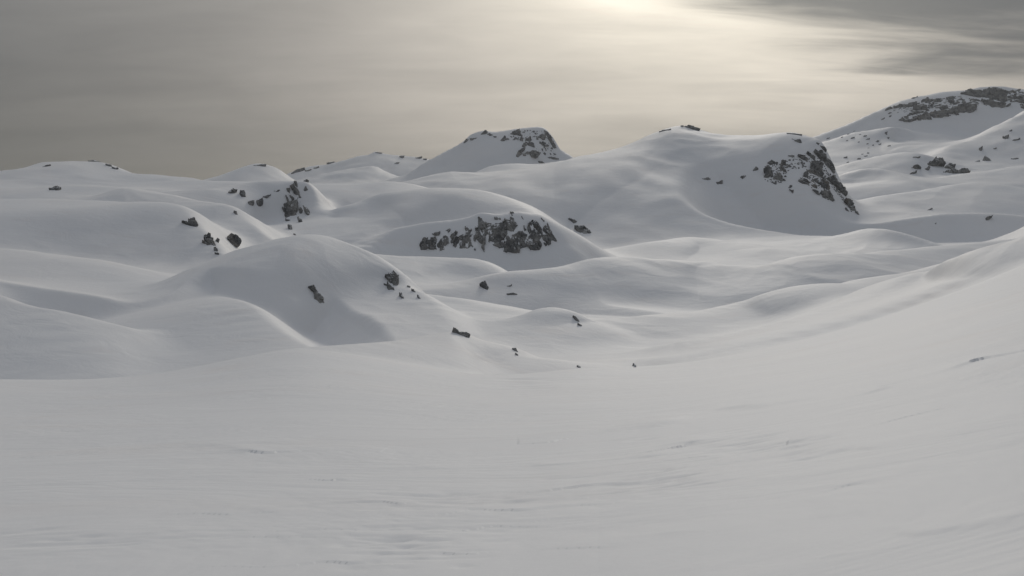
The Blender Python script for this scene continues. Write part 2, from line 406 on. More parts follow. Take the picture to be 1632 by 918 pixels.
def near_height(X, Y):
    P = at(LIP)
    az_c, r_c, z_c = np.arctan2(P[:, 0], P[:, 1]), np.hypot(P[:, 0], P[:, 1]), P[:, 2]
    fine = spline(np.column_stack([az_c, r_c, z_c]), 6)
    k0, k1 = fine[0], fine[-1]
    azs = np.concatenate([[-math.pi, -1.7], fine[:, 0], [1.5, 2.2, math.pi]])
    rcs = np.concatenate([[90, 95], fine[:, 1], [140, 110, 90]])
    zcs = np.concatenate([[-4, -10], fine[:, 2], [16, 8, -4]])
    tab = np.linspace(-math.pi, math.pi, 1441)
    rt, zt = np.interp(tab, azs, rcs), np.interp(tab, azs, zcs)

    def blur(v, deg):
        n = int(deg * 4 * 3)
        kern = np.exp(-0.5 * (np.arange(-n, n + 1) / (deg * 4)) ** 2)
        return np.convolve(np.concatenate([v[-n - 1:-1], v, v[1:n + 1]]), kern / kern.sum(), 'valid')
    A, r = np.arctan2(X, Y), np.hypot(X, Y)
    s, w = np.interp(A, [-.6, .1, .22, .7], [.40, .40, .16, .16]), 9.0
    st = np.interp(tab, [-.6, .1, .22, .7], [.40, .40, .16, .16])
    rt, zt = blur(rt, 1.2), blur(zt, 1.2)
    pitch = (zt + 0.5 * st * w + 1.7) / rt
    rc, zc = np.interp(A, tab, rt), np.interp(A, tab, zt)
    t = np.clip(r / rc, 0, 1)
    g = np.clip((t - 0.12) / 0.88, 0, 1) ** 1.3
    grade = np.interp(A, tab, blur(pitch, 14)) * (1 - g) + np.interp(A, tab, blur(pitch, 1.2)) * g
    z = -1.7 + grade * r - 2.6 * 4 * t * (1 - t)
    slope_on = (zc + 1.7) / rc
    beyond = r - rc
    return z - (s + np.maximum(slope_on, 0)) * 0.5 * (beyond + np.sqrt(beyond * beyond + w * w))


def terrain(X, Y):
    """height and the index of the form that makes it"""
    X, Y = X.astype(np.float32), Y.astype(np.float32)
    rr = np.hypot(X, Y)
    k = np.clip(0.016 * rr, 0.6, 26).astype(np.float32)
    Z = floor_z(Y).astype(np.float32)
    top, own = Z.copy(), np.zeros(X.shape, np.int16)

    def join(idx, h, name_i):
        a, kk = Z[idx], k[idx]
        g = np.maximum(kk - np.abs(a - h), 0) / kk
        Z[idx] = np.maximum(a, h) + g * g * kk * 0.25
        tp = top[idx]
        ow = own[idx]
        m = h > tp
        tp[m] = h[m]
        ow[m] = name_i
        top[idx] = tp
        own[idx] = ow

    # wind and bedrock break the even curves
    wk = np.clip((rr - 125) / 120, 0, 1)
    wf = np.clip((rr - 380) / 500, 0, 1)
    Xw = X + wk * 3.0 * gnoise(X / 34, Y / 34, 31) + wf * 12 * gnoise(X / 120, Y / 120, 33)
    Yw = Y + wk * 5.0 * gnoise(X / 38 + 9, Y / 38, 32) + wf * 20 * gnoise(X / 130 + 5, Y / 130, 34)
    m = np.nonzero(rr < 260)
    join(m, near_height(X[m], Y[m]).astype(np.float32), 1)
    for i, (nm, rd) in enumerate(RIDGES.items()):
        if nm in LATE:
            continue
        P = at(rd['p'])
        reach = (P[:, 2].max() - floor_z(P[:, 1].mean()) + 25) / min(np.min(rd['sf']), np.min(rd['sb']), .3) + 60
        reach = min(reach, 650 if P[0, 1] < 1400 else 900)
        m = np.nonzero((X > P[:, 0].min() - reach) & (X < P[:, 0].max() + reach) & (Y > P[:, 1].min() - reach) & (Y < P[:, 1].max() + reach))
        join(m, ridge_height(Xw[m].astype(np.float32), Yw[m].astype(np.float32), rd), i + 2)
    # soft undulation, wind-packed
    far = np.clip((rr - 90) / 200, 0, 1)
    Z += far * (1.3 * gnoise(X / 75, Y / 75, 3) + 0.55 * gnoise(X / 31 + 7, Y / 31, 5))
    patchy = np.clip(0.35 + 1.8 * gnoise(X / 140, Y / 140, 41), 0, 1)
    Z += wk * patchy * 2.1 * (0.28 - np.abs(gnoise(Xw / 44, Yw / 36, 43)))
    Z += wk * 0.95 * patchy * (0.28 - np.abs(gnoise(Xw / 17 + 3, Yw / 15, 45))) * np.clip(2 - rr / 500, 0, 1)
    patchf = np.clip(0.45 + 1.6 * gnoise(X / 330 + 4, Y / 330, 47), 0, 1)
    Z += wf * patchf * (6.0 * (0.28 - np.abs(gnoise(Xw / 125, Yw / 105, 49))) + 2.4 * (0.28 - np.abs(gnoise(Xw / 52, Yw / 45, 51))))
    Z += np.clip((rr - 500) / 600, 0, 1) * 4.0 * gnoise(X / 230, Y / 230, 9)
    Z += np.clip((rr - 1400) / 500, 0, 1) * 3.0 * gnoise(X / 70, Y / 70, 19)
    nearm = np.clip((rr - 5) / 12, 0, 1) * np.clip(1.25 - rr / 240, 0, 1)
    ca, sa = math.cos(0.25), math.sin(0.25)
    U, V = X * ca + Y * sa, -X * sa + Y * ca
    Z += nearm * (0.22 * gnoise(X / 17, Y / 13, 11) + np.clip(0.25 + 1.6 * gnoise(X / 23, Y / 15, 21), 0, 1) * (0.035 * gnoise(U / 5, V / 3.4, 13) + 0.006 * gnoise(U / 1.9, V / 1.2, 15)))
    return Z, own


def stretch(parts):
    return np.concatenate([np.geomspace(a, b, n, endpoint=False) for a, b, n in parts] + [[parts[-1][1]]])


RAD = stretch([(1.0, 7, 40), (7, 50, 380), (50, 120, 110), (120, 1500, 600), (1500, 3000, 120), (3000, 5000, 10)])
AZ = np.concatenate([np.linspace(-180, -60, 31)[:-1], np.linspace(-60, -34, 40)[:-1], np.linspace(-34, 34, 840)[:-1], np.linspace(34, 60, 40)[:-1], np.linspace(60, 180, 31)])
AZ = np.radians(AZ)
GA, GR = np.meshgrid(AZ, RAD)                      # rows: range, columns: bearing
GX, GY = GR * np.sin(GA), GR * np.cos(GA)
GZ, OWN = terrain(GX, GY)
GZ[:, -1] = GZ[:, 0]


def ground(x, y):
    """height of the finished snow surface"""
    a, r = np.arctan2(x, y), np.clip(np.hypot(x, y), RAD[0], RAD[-1] * 0.999)
    fi = np.interp(a, AZ, np.arange(len(AZ)))
    fj = np.interp(r, RAD, np.arange(len(RAD)))
    i = np.clip(fi.astype(int), 0, len(AZ) - 2)
    j = np.clip(fj.astype(int), 0, len(RAD) - 2)
    u, v = fi - i, fj - j
    return (GZ[j, i] * (1 - u) + GZ[j, i + 1] * u) * (1 - v) + (GZ[j + 1, i] * (1 - u) + GZ[j + 1, i + 1] * u) * v



def hit(px, py, near, far):
    """first point of the snow surface met by a pixel's ray within a stretch of distances (or where it passes closest)"""
    x, z = rays(px, py)
    d = np.linspace(near, far, 500)
    gap = z * d - ground(x * d, d)
    below = np.nonzero(gap < 0)[0]
    i = int(below[0]) if len(below) else int(np.argmin(gap))
    return np.array([x * d[i], d[i], z * d[i]])


# shaded bowls whose upper rim shows as an edge in the photograph: (rim pixels, distances, wall slope, bowl floor height, reach in metres)
BOWLS = [
 ([(300,446),(335,428),(375,424),(410,430),(455,441),(500,458),(545,477),(585,500),(615,520)], (165, 262), .78, -33.5, 34),
 ([(1135,352),(1105,338),(1080,318),(1066,296),(1078,272),(1110,255),(1160,246),(1220,241),(1275,243)], (690, 1060), .62, -36.0, 210),
 ([(778,450),(810,447),(850,447),(900,452),(950,466)], (280, 345), .45, -38.0, 40),
]


def carve():
    for px, span, slope, low, reach in BOWLS:
        g = np.array([hit(x, y, *span) for x, y in px])
        c = spline(g, 4)
        pad = 2.2 * reach
        lo, hi = c.min(0)[:2] - pad, c.max(0)[:2] + pad
        m = np.nonzero((GX > lo[0]) & (GX < hi[0]) & (GY > lo[1]) & (GY < hi[1]))
        x, y = GX[m], GY[m]
        eps2 = (0.10 * reach) ** 2
        wsum, zc, sd = (np.zeros(x.shape) for _ in range(3))
        best, over = np.full(x.shape, 1e9), np.zeros(x.shape)
        for i, (a, b) in enumerate(zip(c[:-1], c[1:])):
            e = b[:2] - a[:2]
            L = float(np.hypot(*e))
            if L < 1e-3:
                continue
            t0 = ((x - a[0]) * e[0] + (y - a[1]) * e[1]) / L ** 2
            t = np.clip(t0, 0, 1)
            d = np.hypot(x - a[0] - t * e[0], y - a[1] - t * e[1])
            w = L / (d * d / eps2 + 1) ** 3
            wsum += w
            zc += w * (a[2] + t * (b[2] - a[2]))
            sd += w * np.clip(-(e[0] * (y - a[1]) - e[1] * (x - a[0])) / L / (d + 1e-3), -1, 1)
            best = np.minimum(best, d)
            over += w * (np.maximum(-t0, 0) * L if i == 0 else np.maximum(t0 - 1, 0) * L if i == len(c) - 2 else 0.0)
        zc, sd, over = zc / wsum, sd / wsum, over / wsum
        s = best * sd
        soft = 0.06 * reach
        into = 0.5 * (s + np.sqrt(s * s + soft * soft))
        wall = np.maximum(zc - slope * into, low)
        gone = GZ[m] - wall
        k = 0.05 * reach
        gone = 0.5 * (gone + np.sqrt(gone * gone + k * k)) - 0.5 * k
        def fade(v, a, b):
            q = np.clip((v - a) / (b - a), 0, 1)
            return 1 - q * q * (3 - 2 * q)
        win = fade(best, 0.95 * reach, 1.6 * reach) * fade(over, 0, 0.9 * reach) * (1 - fade(s, -0.02 * reach, 0.10 * reach))
        GZ[m] -= (np.maximum(gone, 0) * win).astype(np.float32)
    for i, (nm, rd) in enumerate(RIDGES.items()):
        if nm not in LATE:
            continue
        P = at(rd['p'])
        lo, hi = P.min(0)[:2] - 90, P.max(0)[:2] + 90
        m = np.nonzero((GX > lo[0]) & (GX < hi[0]) & (GY > lo[1]) & (GY < hi[1]))
        x, y = GX[m], GY[m]
        h = ridge_height((x + 2.0 * gnoise(x / 30, y / 30, 31)).astype(np.float32), (y + 3.0 * gnoise(x / 30 + 9, y / 30, 32)).astype(np.float32), rd)
        z = GZ[m]
        k = 3.0
        q = np.maximum(k - np.abs(z - h), 0) / k
        own = OWN[m]
        own[h > z] = i + 2
        OWN[m] = own
        GZ[m] = np.maximum(z, h) + q * q * k * 0.25


carve()


def wind_crust():
    """low broken ledges and scoops that the wind cut into the near snowfield"""
    rng = np.random.default_rng(5)
    lines = [([(1272,838),(1330,840),(1400,843),(1480,849),(1560,845),(1640,842)], .060), ([(1100,900),(1160,907),(1230,900),(1292,897)], .05),
             ([(500,812),(560,800),(640,793),(720,797),(830,799)], .045), ([(560,765),(650,757),(760,747),(900,740),(1000,730),(1080,728),(1180,727)], .05),
             ([(1120,706),(1180,707),(1240,713),(1345,687)], .06), ([(590,897),(630,885),(690,858),(750,838)], .045), ([(650,903),(705,880)], .04),
             ([(1020,690),(1140,655),(1300,645),(1420,615),(1540,580)], .07), ([(1150,762),(1300,725),(1500,700)], .05),
             ([(0,858),(120,862),(280,850),(330,857)], .035), ([(440,818),(500,806),(540,802)], .05), ([(640,845),(700,842)], .05), ([(850,812),(905,808)], .045),
             ([(940,775),(1010,768),(1080,764)], .05), ([(1380,770),(1500,735),(1632,705)], .04), ([(960,870),(1100,850),(1250,845)], .035), ([(220,720),(330,712),(400,722)], .06)]
    for k, (pts, h) in enumerate(lines):
        g = np.array([_hit0(px, py) for px, py in pts])
        c = spline(g[:, :2], 8)
        lo, hi = c.min(0) - 4, c.max(0) + 4
        m = np.nonzero((GX > lo[0]) & (GX < hi[0]) & (GY > lo[1]) & (GY < hi[1]))
        if not len(m[0]):
            continue
        x, y = GX[m], GY[m]
        scale = np.hypot(*g.mean(0)[:2]) / 18.0
        x = x + scale * .5 * gnoise(x / (1.7 * scale), y / (1.7 * scale), 60 + k)
        y = y + scale * .9 * gnoise(x / (1.3 * scale), y / (1.3 * scale), 61 + k)
        best, side = np.full(x.shape, 1e9), np.zeros(x.shape)
        for a, b in zip(c[:-1], c[1:]):
            e = b - a
            t = np.clip(((x - a[0]) * e[0] + (y - a[1]) * e[1]) / (e @ e), 0, 1)
            qx, qy = x - a[0] - t * e[0], y - a[1] - t * e[1]
            d = np.hypot(qx, qy)
            n = d < best
            best = np.where(n, d, best)
            side = np.where(n, np.sign(qy) * d, side)
        broken = np.clip(0.35 + 2.2 * gnoise(x / (2.4 * scale) + k, y / (2.4 * scale), 62), 0, 1)
        up = 1 / (1 + np.exp(-np.clip(side / (0.10 * scale), -40, 40)))
        GZ[m] += (1.3 * h * scale * broken * up * np.exp(-np.maximum(side, 0) / (1.1 * scale))).astype(np.float32)
    for cx, cy, sx, sy, n in ((640, 868, 90, 34, 90), (700, 795, 110, 14, 60), (1190, 712, 120, 20, 90), (1030, 768, 90, 16, 60), (150, 862, 140, 14, 30), (830, 610, 25, 10, 16)):
        for _ in range(n):
            p = _hit0(cx + rng.normal() * sx * .6, cy + rng.normal() * sy * .6)
            r0 = np.hypot(p[0], p[1]) / 18.0
            w, l, dep = r0 * rng.uniform(.10, .22), r0 * rng.uniform(.2, .6), r0 * rng.uniform(.012, .034)
            m = np.nonzero((np.abs(GX - p[0]) < 3 * l) & (np.abs(GY - p[1]) < 3 * l))
            GZ[m] -= (dep * np.exp(-((GX[m] - p[0]) / l) ** 2 - ((GY[m] - p[1]) / w) ** 2)).astype(np.float32)


def _hit0(px, py):
    x, z = rays(px, py)
    d = np.geomspace(4, 200, 900)
    gap = z * d - ground(x * d, d)
    i = int(np.argmax(gap < 0)) if (gap < 0).any() else int(np.argmin(gap))
    return np.array([x * d[i], d[i], z * d[i]])


wind_crust()


def build_terrain():
    nr, na = GX.shape
    V = np.stack([GX, GY, GZ], -1).astype(np.float32)
    dr = np.empty_like(V); dr[1:-1] = V[2:] - V[:-2]; dr[0] = V[1] - V[0]; dr[-1] = V[-1] - V[-2]
    da = np.empty_like(V); da[:, 1:-1] = V[:, 2:] - V[:, :-2]; da[:, 0] = V[:, 1] - V[:, -2]; da[:, -1] = da[:, 0]
    N = np.cross(da, dr)
    N /= np.linalg.norm(N, axis=-1, keepdims=True) + 1e-9
    N[N[..., 2] < 0] *= -1
    V, N = V.reshape(-1, 3), N.reshape(-1, 3)
    keys = ['valley', 'snowfield'] + [rd['o'] for rd in RIDGES.values()]
    labels = {
     'valley': ('valley_snow', 'snow covered hollows and valley floor between the hills'),
     'snowfield': ('snowfield', 'broad wind-packed snowfield sloping gently down to a shallow gully'),
     'left_slope': ('snow_slope', 'gently folded snow slope below the long smooth hill without crags'),
     'spur': ('snow_spur', 'low snow spur with sharp edge in front of the shaded dome face'),
     'mid_dome': ('snow_dome', 'rounded snow dome with lit top and shaded face holding two small crags'),
     'left_hill': ('snow_hill', 'long smooth snow hill ending in small dark rocks at its nose'),
     'left_step': ('snow_step', 'stepped snow shoulder behind the long smooth hill'),
     'left_plateau': ('snow_plateau', 'rolling snow plateau with tiny summit rocks on the skyline'),
     'crag_hill': ('snow_hill', 'steep snow hill with one narrow vertical crag on its nose'),
     'plateau': ('snow_plateau', 'flat snow plateau above the bowl between crag hill and rock band dome'),
     'small_dome': ('snow_dome', 'small distant snow dome with a thin rock cap on the skyline'),
     'band_dome': ('snow_dome', 'broad snow dome cut by a long dark rock band'),
     'apron': ('snow_apron', 'bright snow apron below the bowl under the long rock band'),
     'mound': ('snow_mound', 'wide low snow mound with shaded face and two tiny dark stones'),
     'roll': ('snow_ridge', 'long rounded snow roll at the foot of the biggest hill'),
     'knoll': ('snow_knoll', 'small round snow knoll and lip in the middle of the valley'),
     'near_roll': ('snow_ridge', 'bright smooth snow roll in front of the long rounded roll'),
     'right_slope': ('snow_slope', 'large smooth snow slope with long folds falling into the gully'),
     'near_spur': ('snow_spur', 'snow spur with small rocks along its edge beside the gully'),
     'big_hill': ('snow_hill', 'biggest snow hill with dark shaded face and steep rocky nose'),
     'saddle': ('snow_saddle', 'two pale snow humps on the saddle below the flat-topped peak'),
     'table_peak': ('mountain', 'flat-topped snowy peak with dark rock patches on the skyline'),
     'far_range': ('mountain', 'faint low far range with small rocks along its crest'),
     'right_hill': ('snow_hill', 'smooth snow hill with soft gullies and a few specks of rock'),
     'right_hump': ('snow_hump', 'flat pale snow hump in front of the rock-topped dome'),
     'rock_dome': ('snow_dome', 'low snow dome with rock ledges below the high mountain'),
     'lit_flank': ('mountain', 'pale snow flank with scattered stones crossing below the high rock wall'),
     'mountain': ('mountain', 'highest snow mountain with long dark rock wall under its crest'),
    }
    order = list(labels)
    code = np.array([order.index(k) for k in keys], np.int16)
    cell = code[OWN[:-1, :-1]]
    ii = np.arange(nr * na).reshape(nr, na)
    quad = np.stack([ii[:-1, :-1], ii[:-1, 1:], ii[1:, 1:], ii[1:, :-1]], -1)
    for c, key in enumerate(order):
        q = quad[cell == c]
        if not len(q):
            continue
        used, inv = np.unique(q, return_inverse=True)
        inv = inv.reshape(-1).astype(np.int32)
        me = bpy.data.meshes.new(labels[key][0])
        me.vertices.add(len(used))
        me.vertices.foreach_set('co', V[used].ravel())
        me.loops.add(len(inv))
        me.loops.foreach_set('vertex_index', inv)
        me.polygons.add(len(q))
        me.polygons.foreach_set('loop_start', np.arange(0, len(inv), 4, dtype=np.int32))
        me.update(calc_edges=True)
        me.polygons.foreach_set('use_smooth', np.ones(len(q), bool))
        me.normals_split_custom_set_from_vertices(N[used])
        me.materials.append(SNOW)
        o = bpy.data.objects.new(labels[key][0], me)
        col.objects.link(o)
        o['kind'], o['label'], o['category'] = 'structure', labels[key][1], labels[key][0].replace('_', ' ')


build_terrain()

# ------------------------------------------------------------------ rock
def poly_distance(U, V, poly):
    """signed distance to a polygon, positive inside"""
    best = np.full(U.shape, 1e18)
    inside = np.zeros(U.shape, bool)
    for (ax, ay), (bx, by) in zip(poly, np.roll(poly, -1, 0)):
        ex, ey = bx - ax, by - ay
        t = np.clip(((U - ax) * ex + (V - ay) * ey) / (ex * ex + ey * ey + 1e-12), 0, 1)
        best = np.minimum(best, (U - ax - t * ex) ** 2 + (V - ay - t * ey) ** 2)
        c = ((ay > V) != (by > V)) & (U < ex * (V - ay) / (ey + 1e-12) + ax)
        inside ^= c
    d = np.sqrt(best)
    return np.where(inside, d, -d)


def rock_mesh(pts, near, far, steep, seed, relief=1.0, fray=1.0, grain=(6, 4), cover=3.2, hug=False):
    """a block of broken rock whose front stands in the slope where the photograph shows it; returns mesh and its base point"""
    P = np.array(pts, float)
    low, high = P[:, 1].max(), P[:, 1].min()
    cx = P[:, 0].mean()
    foot = hit(cx, low - 0.2 * (low - high), near, far)
    unit = foot[1] / F_PX                                   # metres a photograph pixel spans there
    e = max(3.0, 4 * unit)
    gx = (ground(foot[0] + e, foot[1]) - ground(foot[0] - e, foot[1])) / (2 * e)
    gy = (ground(foot[0], foot[1] + e) - ground(foot[0], foot[1] - e)) / (2 * e)
    down = -np.array([float(gx), float(gy)])
    sl = np.linalg.norm(down)
    out = -foot[:2] / np.linalg.norm(foot[:2])
    nh = out + 0.8 * down / max(sl, 0.25)
    if nh @ out < 0.55 * np.linalg.norm(nh):
        nh = nh / np.linalg.norm(nh) + out
    nh /= np.linalg.norm(nh)
    lean = math.atan(sl)
    tilt = min(max(min(R(steep), lean + R(22)), lean + R(9)), R(84))
    if hug:
        tilt = min(max(lean, R(30)), R(75))
    n = np.array([nh[0] * math.sin(tilt), nh[1] * math.sin(tilt), math.cos(tilt)])
    u = np.array([-nh[1], nh[0], 0.0])
    v = np.cross(n, u)
    x, z = rays(P[:, 0], P[:, 1])
    D = np.stack([x, np.ones_like(x), z], 1)
    Q = D * ((foot @ n) / (D @ n))[:, None] - foot
    poly = np.stack([Q @ u, Q @ v], 1) / unit
    lo, hi = poly.min(0) - 2, poly.max(0) + 2
    step = 0.62 if (hi - lo).prod() > 500 else 0.45
    U, V = np.meshgrid(np.arange(lo[0], hi[0], step), np.arange(lo[1], hi[1], step))
    sd = poly_distance(U, V, poly)
    so = seed * 13.7
    size = max(min(1.0, (hi - lo).min() / 14.0), 0.35)
    edge = sd + fray * size * (2.2 * gnoise(U / 6 + so, V / 6, seed) + 1.0 * gnoise(U / 2.4 + so, V / 2.2, seed + 1)) + 0.8
    if fray > 0 and size > .8:
        edge = np.minimum(edge, cover + fray * 9.0 * gnoise(U / grain[0] + so, V / grain[1] + so, seed + 7))
    keep = edge > 0
    tall = 1.6 if steep > 64 else 1.0                       # upright ribs on the true cliffs
    h = 3.4 * facets(U / 7.5 + so, V / (10.0 * tall), seed, 1.9) + 1.4 * facets(U / 3.8, V / (5.0 * tall) + so, seed + 11, 1.9)
    h += 1.4 * gnoise(U / 9 + so, V / 22, seed + 5) + 0.35 * facets(U / 1.9 + so, V / 2.4, seed + 17, 1.6)
    h = h * relief * size + (1.5 * size + 0.4) * min(1.0, 1.3 * relief) - 1.2 * size * np.exp(-np.maximum(edge, 0) / 1.3)
    cell = keep[:-1, :-1] & keep[1:, :-1] & keep[:-1, 1:] & keep[1:, 1:]
    if cell.sum() < 4:
        cell = sd[:-1, :-1] > -0.6
    ny, nx = U.shape
    thick = (hi[1] - lo[1]) * math.sin(max(tilt - lean, 0.1)) + 4.0
    if hug:                                                 # the rock follows the slope and only shows through the snow
        thick = 5.0
        flat = foot + (U[..., None] * u + V[..., None] * v) * unit
        dip = np.zeros(U.shape)
        for _ in range(4):
            q = flat - n * dip[..., None]
            dip += 0.8 * (q[..., 2] - ground(q[..., 0], q[..., 1])) * max(n[2], 0.35)
        h = h - dip / unit
        thick = thick + dip[..., None] / unit
    front = foot + (U[..., None] * u + V[..., None] * v + h[..., None] * n) * unit
    back = foot + ((U * 0.96 + poly[:, 0].mean() * 0.04)[..., None] * u + V[..., None] * v - thick * n) * unit
    verts = np.concatenate([front.reshape(-1, 3), back.reshape(-1, 3)])
    ii = np.arange(ny * nx).reshape(ny, nx)
    a, b, c, d = ii[:-1, :-1], ii[:-1, 1:], ii[1:, 1:], ii[1:, :-1]
    off = ny * nx
    faces = [np.stack([a, b, c, d], -1)[cell], (np.stack([d, c, b, a], -1) + off)[cell]]
    pad = np.pad(cell, 1)
    for p, q, nb in ((a, b, pad[:-2, 1:-1]), (b, c, pad[1:-1, 2:]), (c, d, pad[2:, 1:-1]), (d, a, pad[1:-1, :-2])):
        rim = cell & ~nb
        faces.append(np.stack([q, p, p + off, q + off], -1)[rim])
    faces = np.concatenate(faces)
    used, inv = np.unique(faces, return_inverse=True)
    co = verts[used] - foot
    inv = inv.reshape(-1).astype(np.int32)
    me = bpy.data.meshes.new('rock')
    me.vertices.add(len(used))
    me.vertices.foreach_set('co', co.astype(np.float32).ravel())
    me.loops.add(len(inv))
    me.loops.foreach_set('vertex_index', inv)
    me.polygons.add(len(faces))
    me.polygons.foreach_set('loop_start', np.arange(0, len(inv), 4, dtype=np.int32))
    me.update(calc_edges=True)
    me.polygons.foreach_set('use_smooth', np.zeros(len(faces), bool))
    me.materials.append(ROCK)
    return me, foot


SEED = [3]


def zoomed(view, poly):
    """points read off an enlarged view (x0, y0, scale) back to photograph pixels"""
    x0, y0, s = view
    return [(x0 + x / s, y0 + y / s) for x, y in poly]


def block_name(me):
    co = np.empty(len(me.vertices) * 3, np.float32)
    me.vertices.foreach_get('co', co)
    ex = np.ptp(co.reshape(-1, 3), axis=0)
    wide, tall = max(ex[0], ex[1]), ex[2]
    return 'rock_pillar' if tall > 1.15 * wide else 'rock_ledge' if wide > 2.3 * tall else 'rock_block'


def crag(name, label, category, view, polys, span, steep=58, relief=1.0, fray=1.0, group=None, grain=(6, 4), hug=False, cover=3.2):
    """one outcrop: a single rock, or an Empty at its foot with every separate block as a part"""
    made = []
    for poly in polys:
        SEED[0] += 7
        if isinstance(poly, dict):                             # thinly snowed-over stretch: rock only breaks through in places
            made.append(rock_mesh(zoomed(view, poly['p']), span[0], span[1], steep, SEED[0], relief * .6, 1.0, poly.get('grain', (3.4, 4.4)), poly['cover'], True))
            continue
        made.append(rock_mesh(zoomed(view, poly), span[0], span[1], steep, SEED[0], relief, fray, grain, cover, hug))
    if len(made) == 1:
        me, foot = made[0]
        root = bpy.data.objects.new(name, me)
        root.location = foot
        col.objects.link(root)
    else:
        root = bpy.data.objects.new(name, None)
        base = np.mean([f for _, f in made], 0)
        root.location = base
        col.objects.link(root)
        for me, foot in made:
            o = bpy.data.objects.new(block_name(me), me)
            o.location = foot - base
            o.parent = root
            col.objects.link(o)
    root['label'], root['category'] = label, category
    if group:
        root['group'] = group
    return root


Z1, Z2, Z3, Z4 = (0, 200, 3.627), (330, 220, 3.627), (650, 180, 3.627), (1000, 180, 3.627)
Z5, Z7, Z8 = (1232, 110, 4.08), (400, 380, 3.4), (700, 380, 3.4)
ZB, ZN, ZT, ZM, ZC = (640, 320, 6.277), (1180, 210, 6.555), (730, 195, 8.58), (1400, 130, 7.034), (430, 270, 7.062)
ZR = (1150, 300, 3.386)

crag('rock_band', 'long dark grey rock band of broken blocks across the broad snow dome', 'rock band', ZB, [
 [(180,440),(215,385),(260,350),(300,370),(340,365),(352,400),(335,440),(345,490),(250,488),(190,490)],
 [(340,400),(390,350),(440,350),(475,380),(470,425),(435,450),(430,485),(390,498),(345,485),(330,440)],
 [(475,390),(480,330),(515,300),(560,315),(545,350),(530,400),(500,430)],
 [(515,375),(600,350),(660,345),(695,400),(700,450),(660,480),(580,475),(520,470)],
 [(640,320),(720,270),(770,275),(765,380),(735,410),(705,390),(700,440),(718,470),(742,495),(715,490),(680,430),(650,360)],
 [(770,150),(800,150),(812,200),(855,230),(835,290),(838,380),(830,515),(800,470),(770,410),(750,380),(765,260)],
 [(830,222),(900,215),(1010,220),(1045,260),(1055,330),(1025,380),(1035,460),(980,475),(900,440),(850,390),(828,300)],
 [(1010,212),(1060,168),(1120,168),(1142,220),(1178,270),(1150,312),(1090,305),(1045,290)],
 [(1035,350),(1120,340),(1190,290),(1255,340),(1225,400),(1255,450),(1180,480),(1180,520),(1110,525),(1035,500),(1020,450),(1045,400)],
 [(1265,240),(1300,190),(1350,170),(1395,240),(1412,330),(1375,390),(1402,440),(1380,492),(1290,492),(1250,455),(1248,400),(1285,340),(1258,290)],
 [(1400,158),(1432,178),(1472,230),(1512,320),(1548,395),(1470,447),(1418,400),(1402,350),(1420,270),(1440,230)],
 [(1083,92),(1112,95),(1127,142),(1103,152)], [(930,173),(987,173),(987,192),(935,192)], [(1203,162),(1233,162),(1216,188)],
 [(442,300),(482,285),(492,300),(460,322)], [(308,332),(392,316),(372,347),(330,347)], [(638,268),(662,263),(668,292),(643,302)],
 [(1425,428),(1452,428),(1447,458)], [(1222,250),(1254,235),(1243,292),(1223,302)], [(1020,505),(1060,490),(1050,520)]],
 (430, 560), 66, 1.3, .6, grain=(4.6, 6), hug=True, cover=4.6)

crag('rock_outcrop', 'small layered outcrop alone on the shaded slope right beside the rock band', 'outcrop', Z3, [
 [(965,652),(1010,655),(1050,680),(1057,695),(1010,706),(990,688)], [(928,608),(972,628),(962,642)]], (560, 1000), 50, .7, .6)

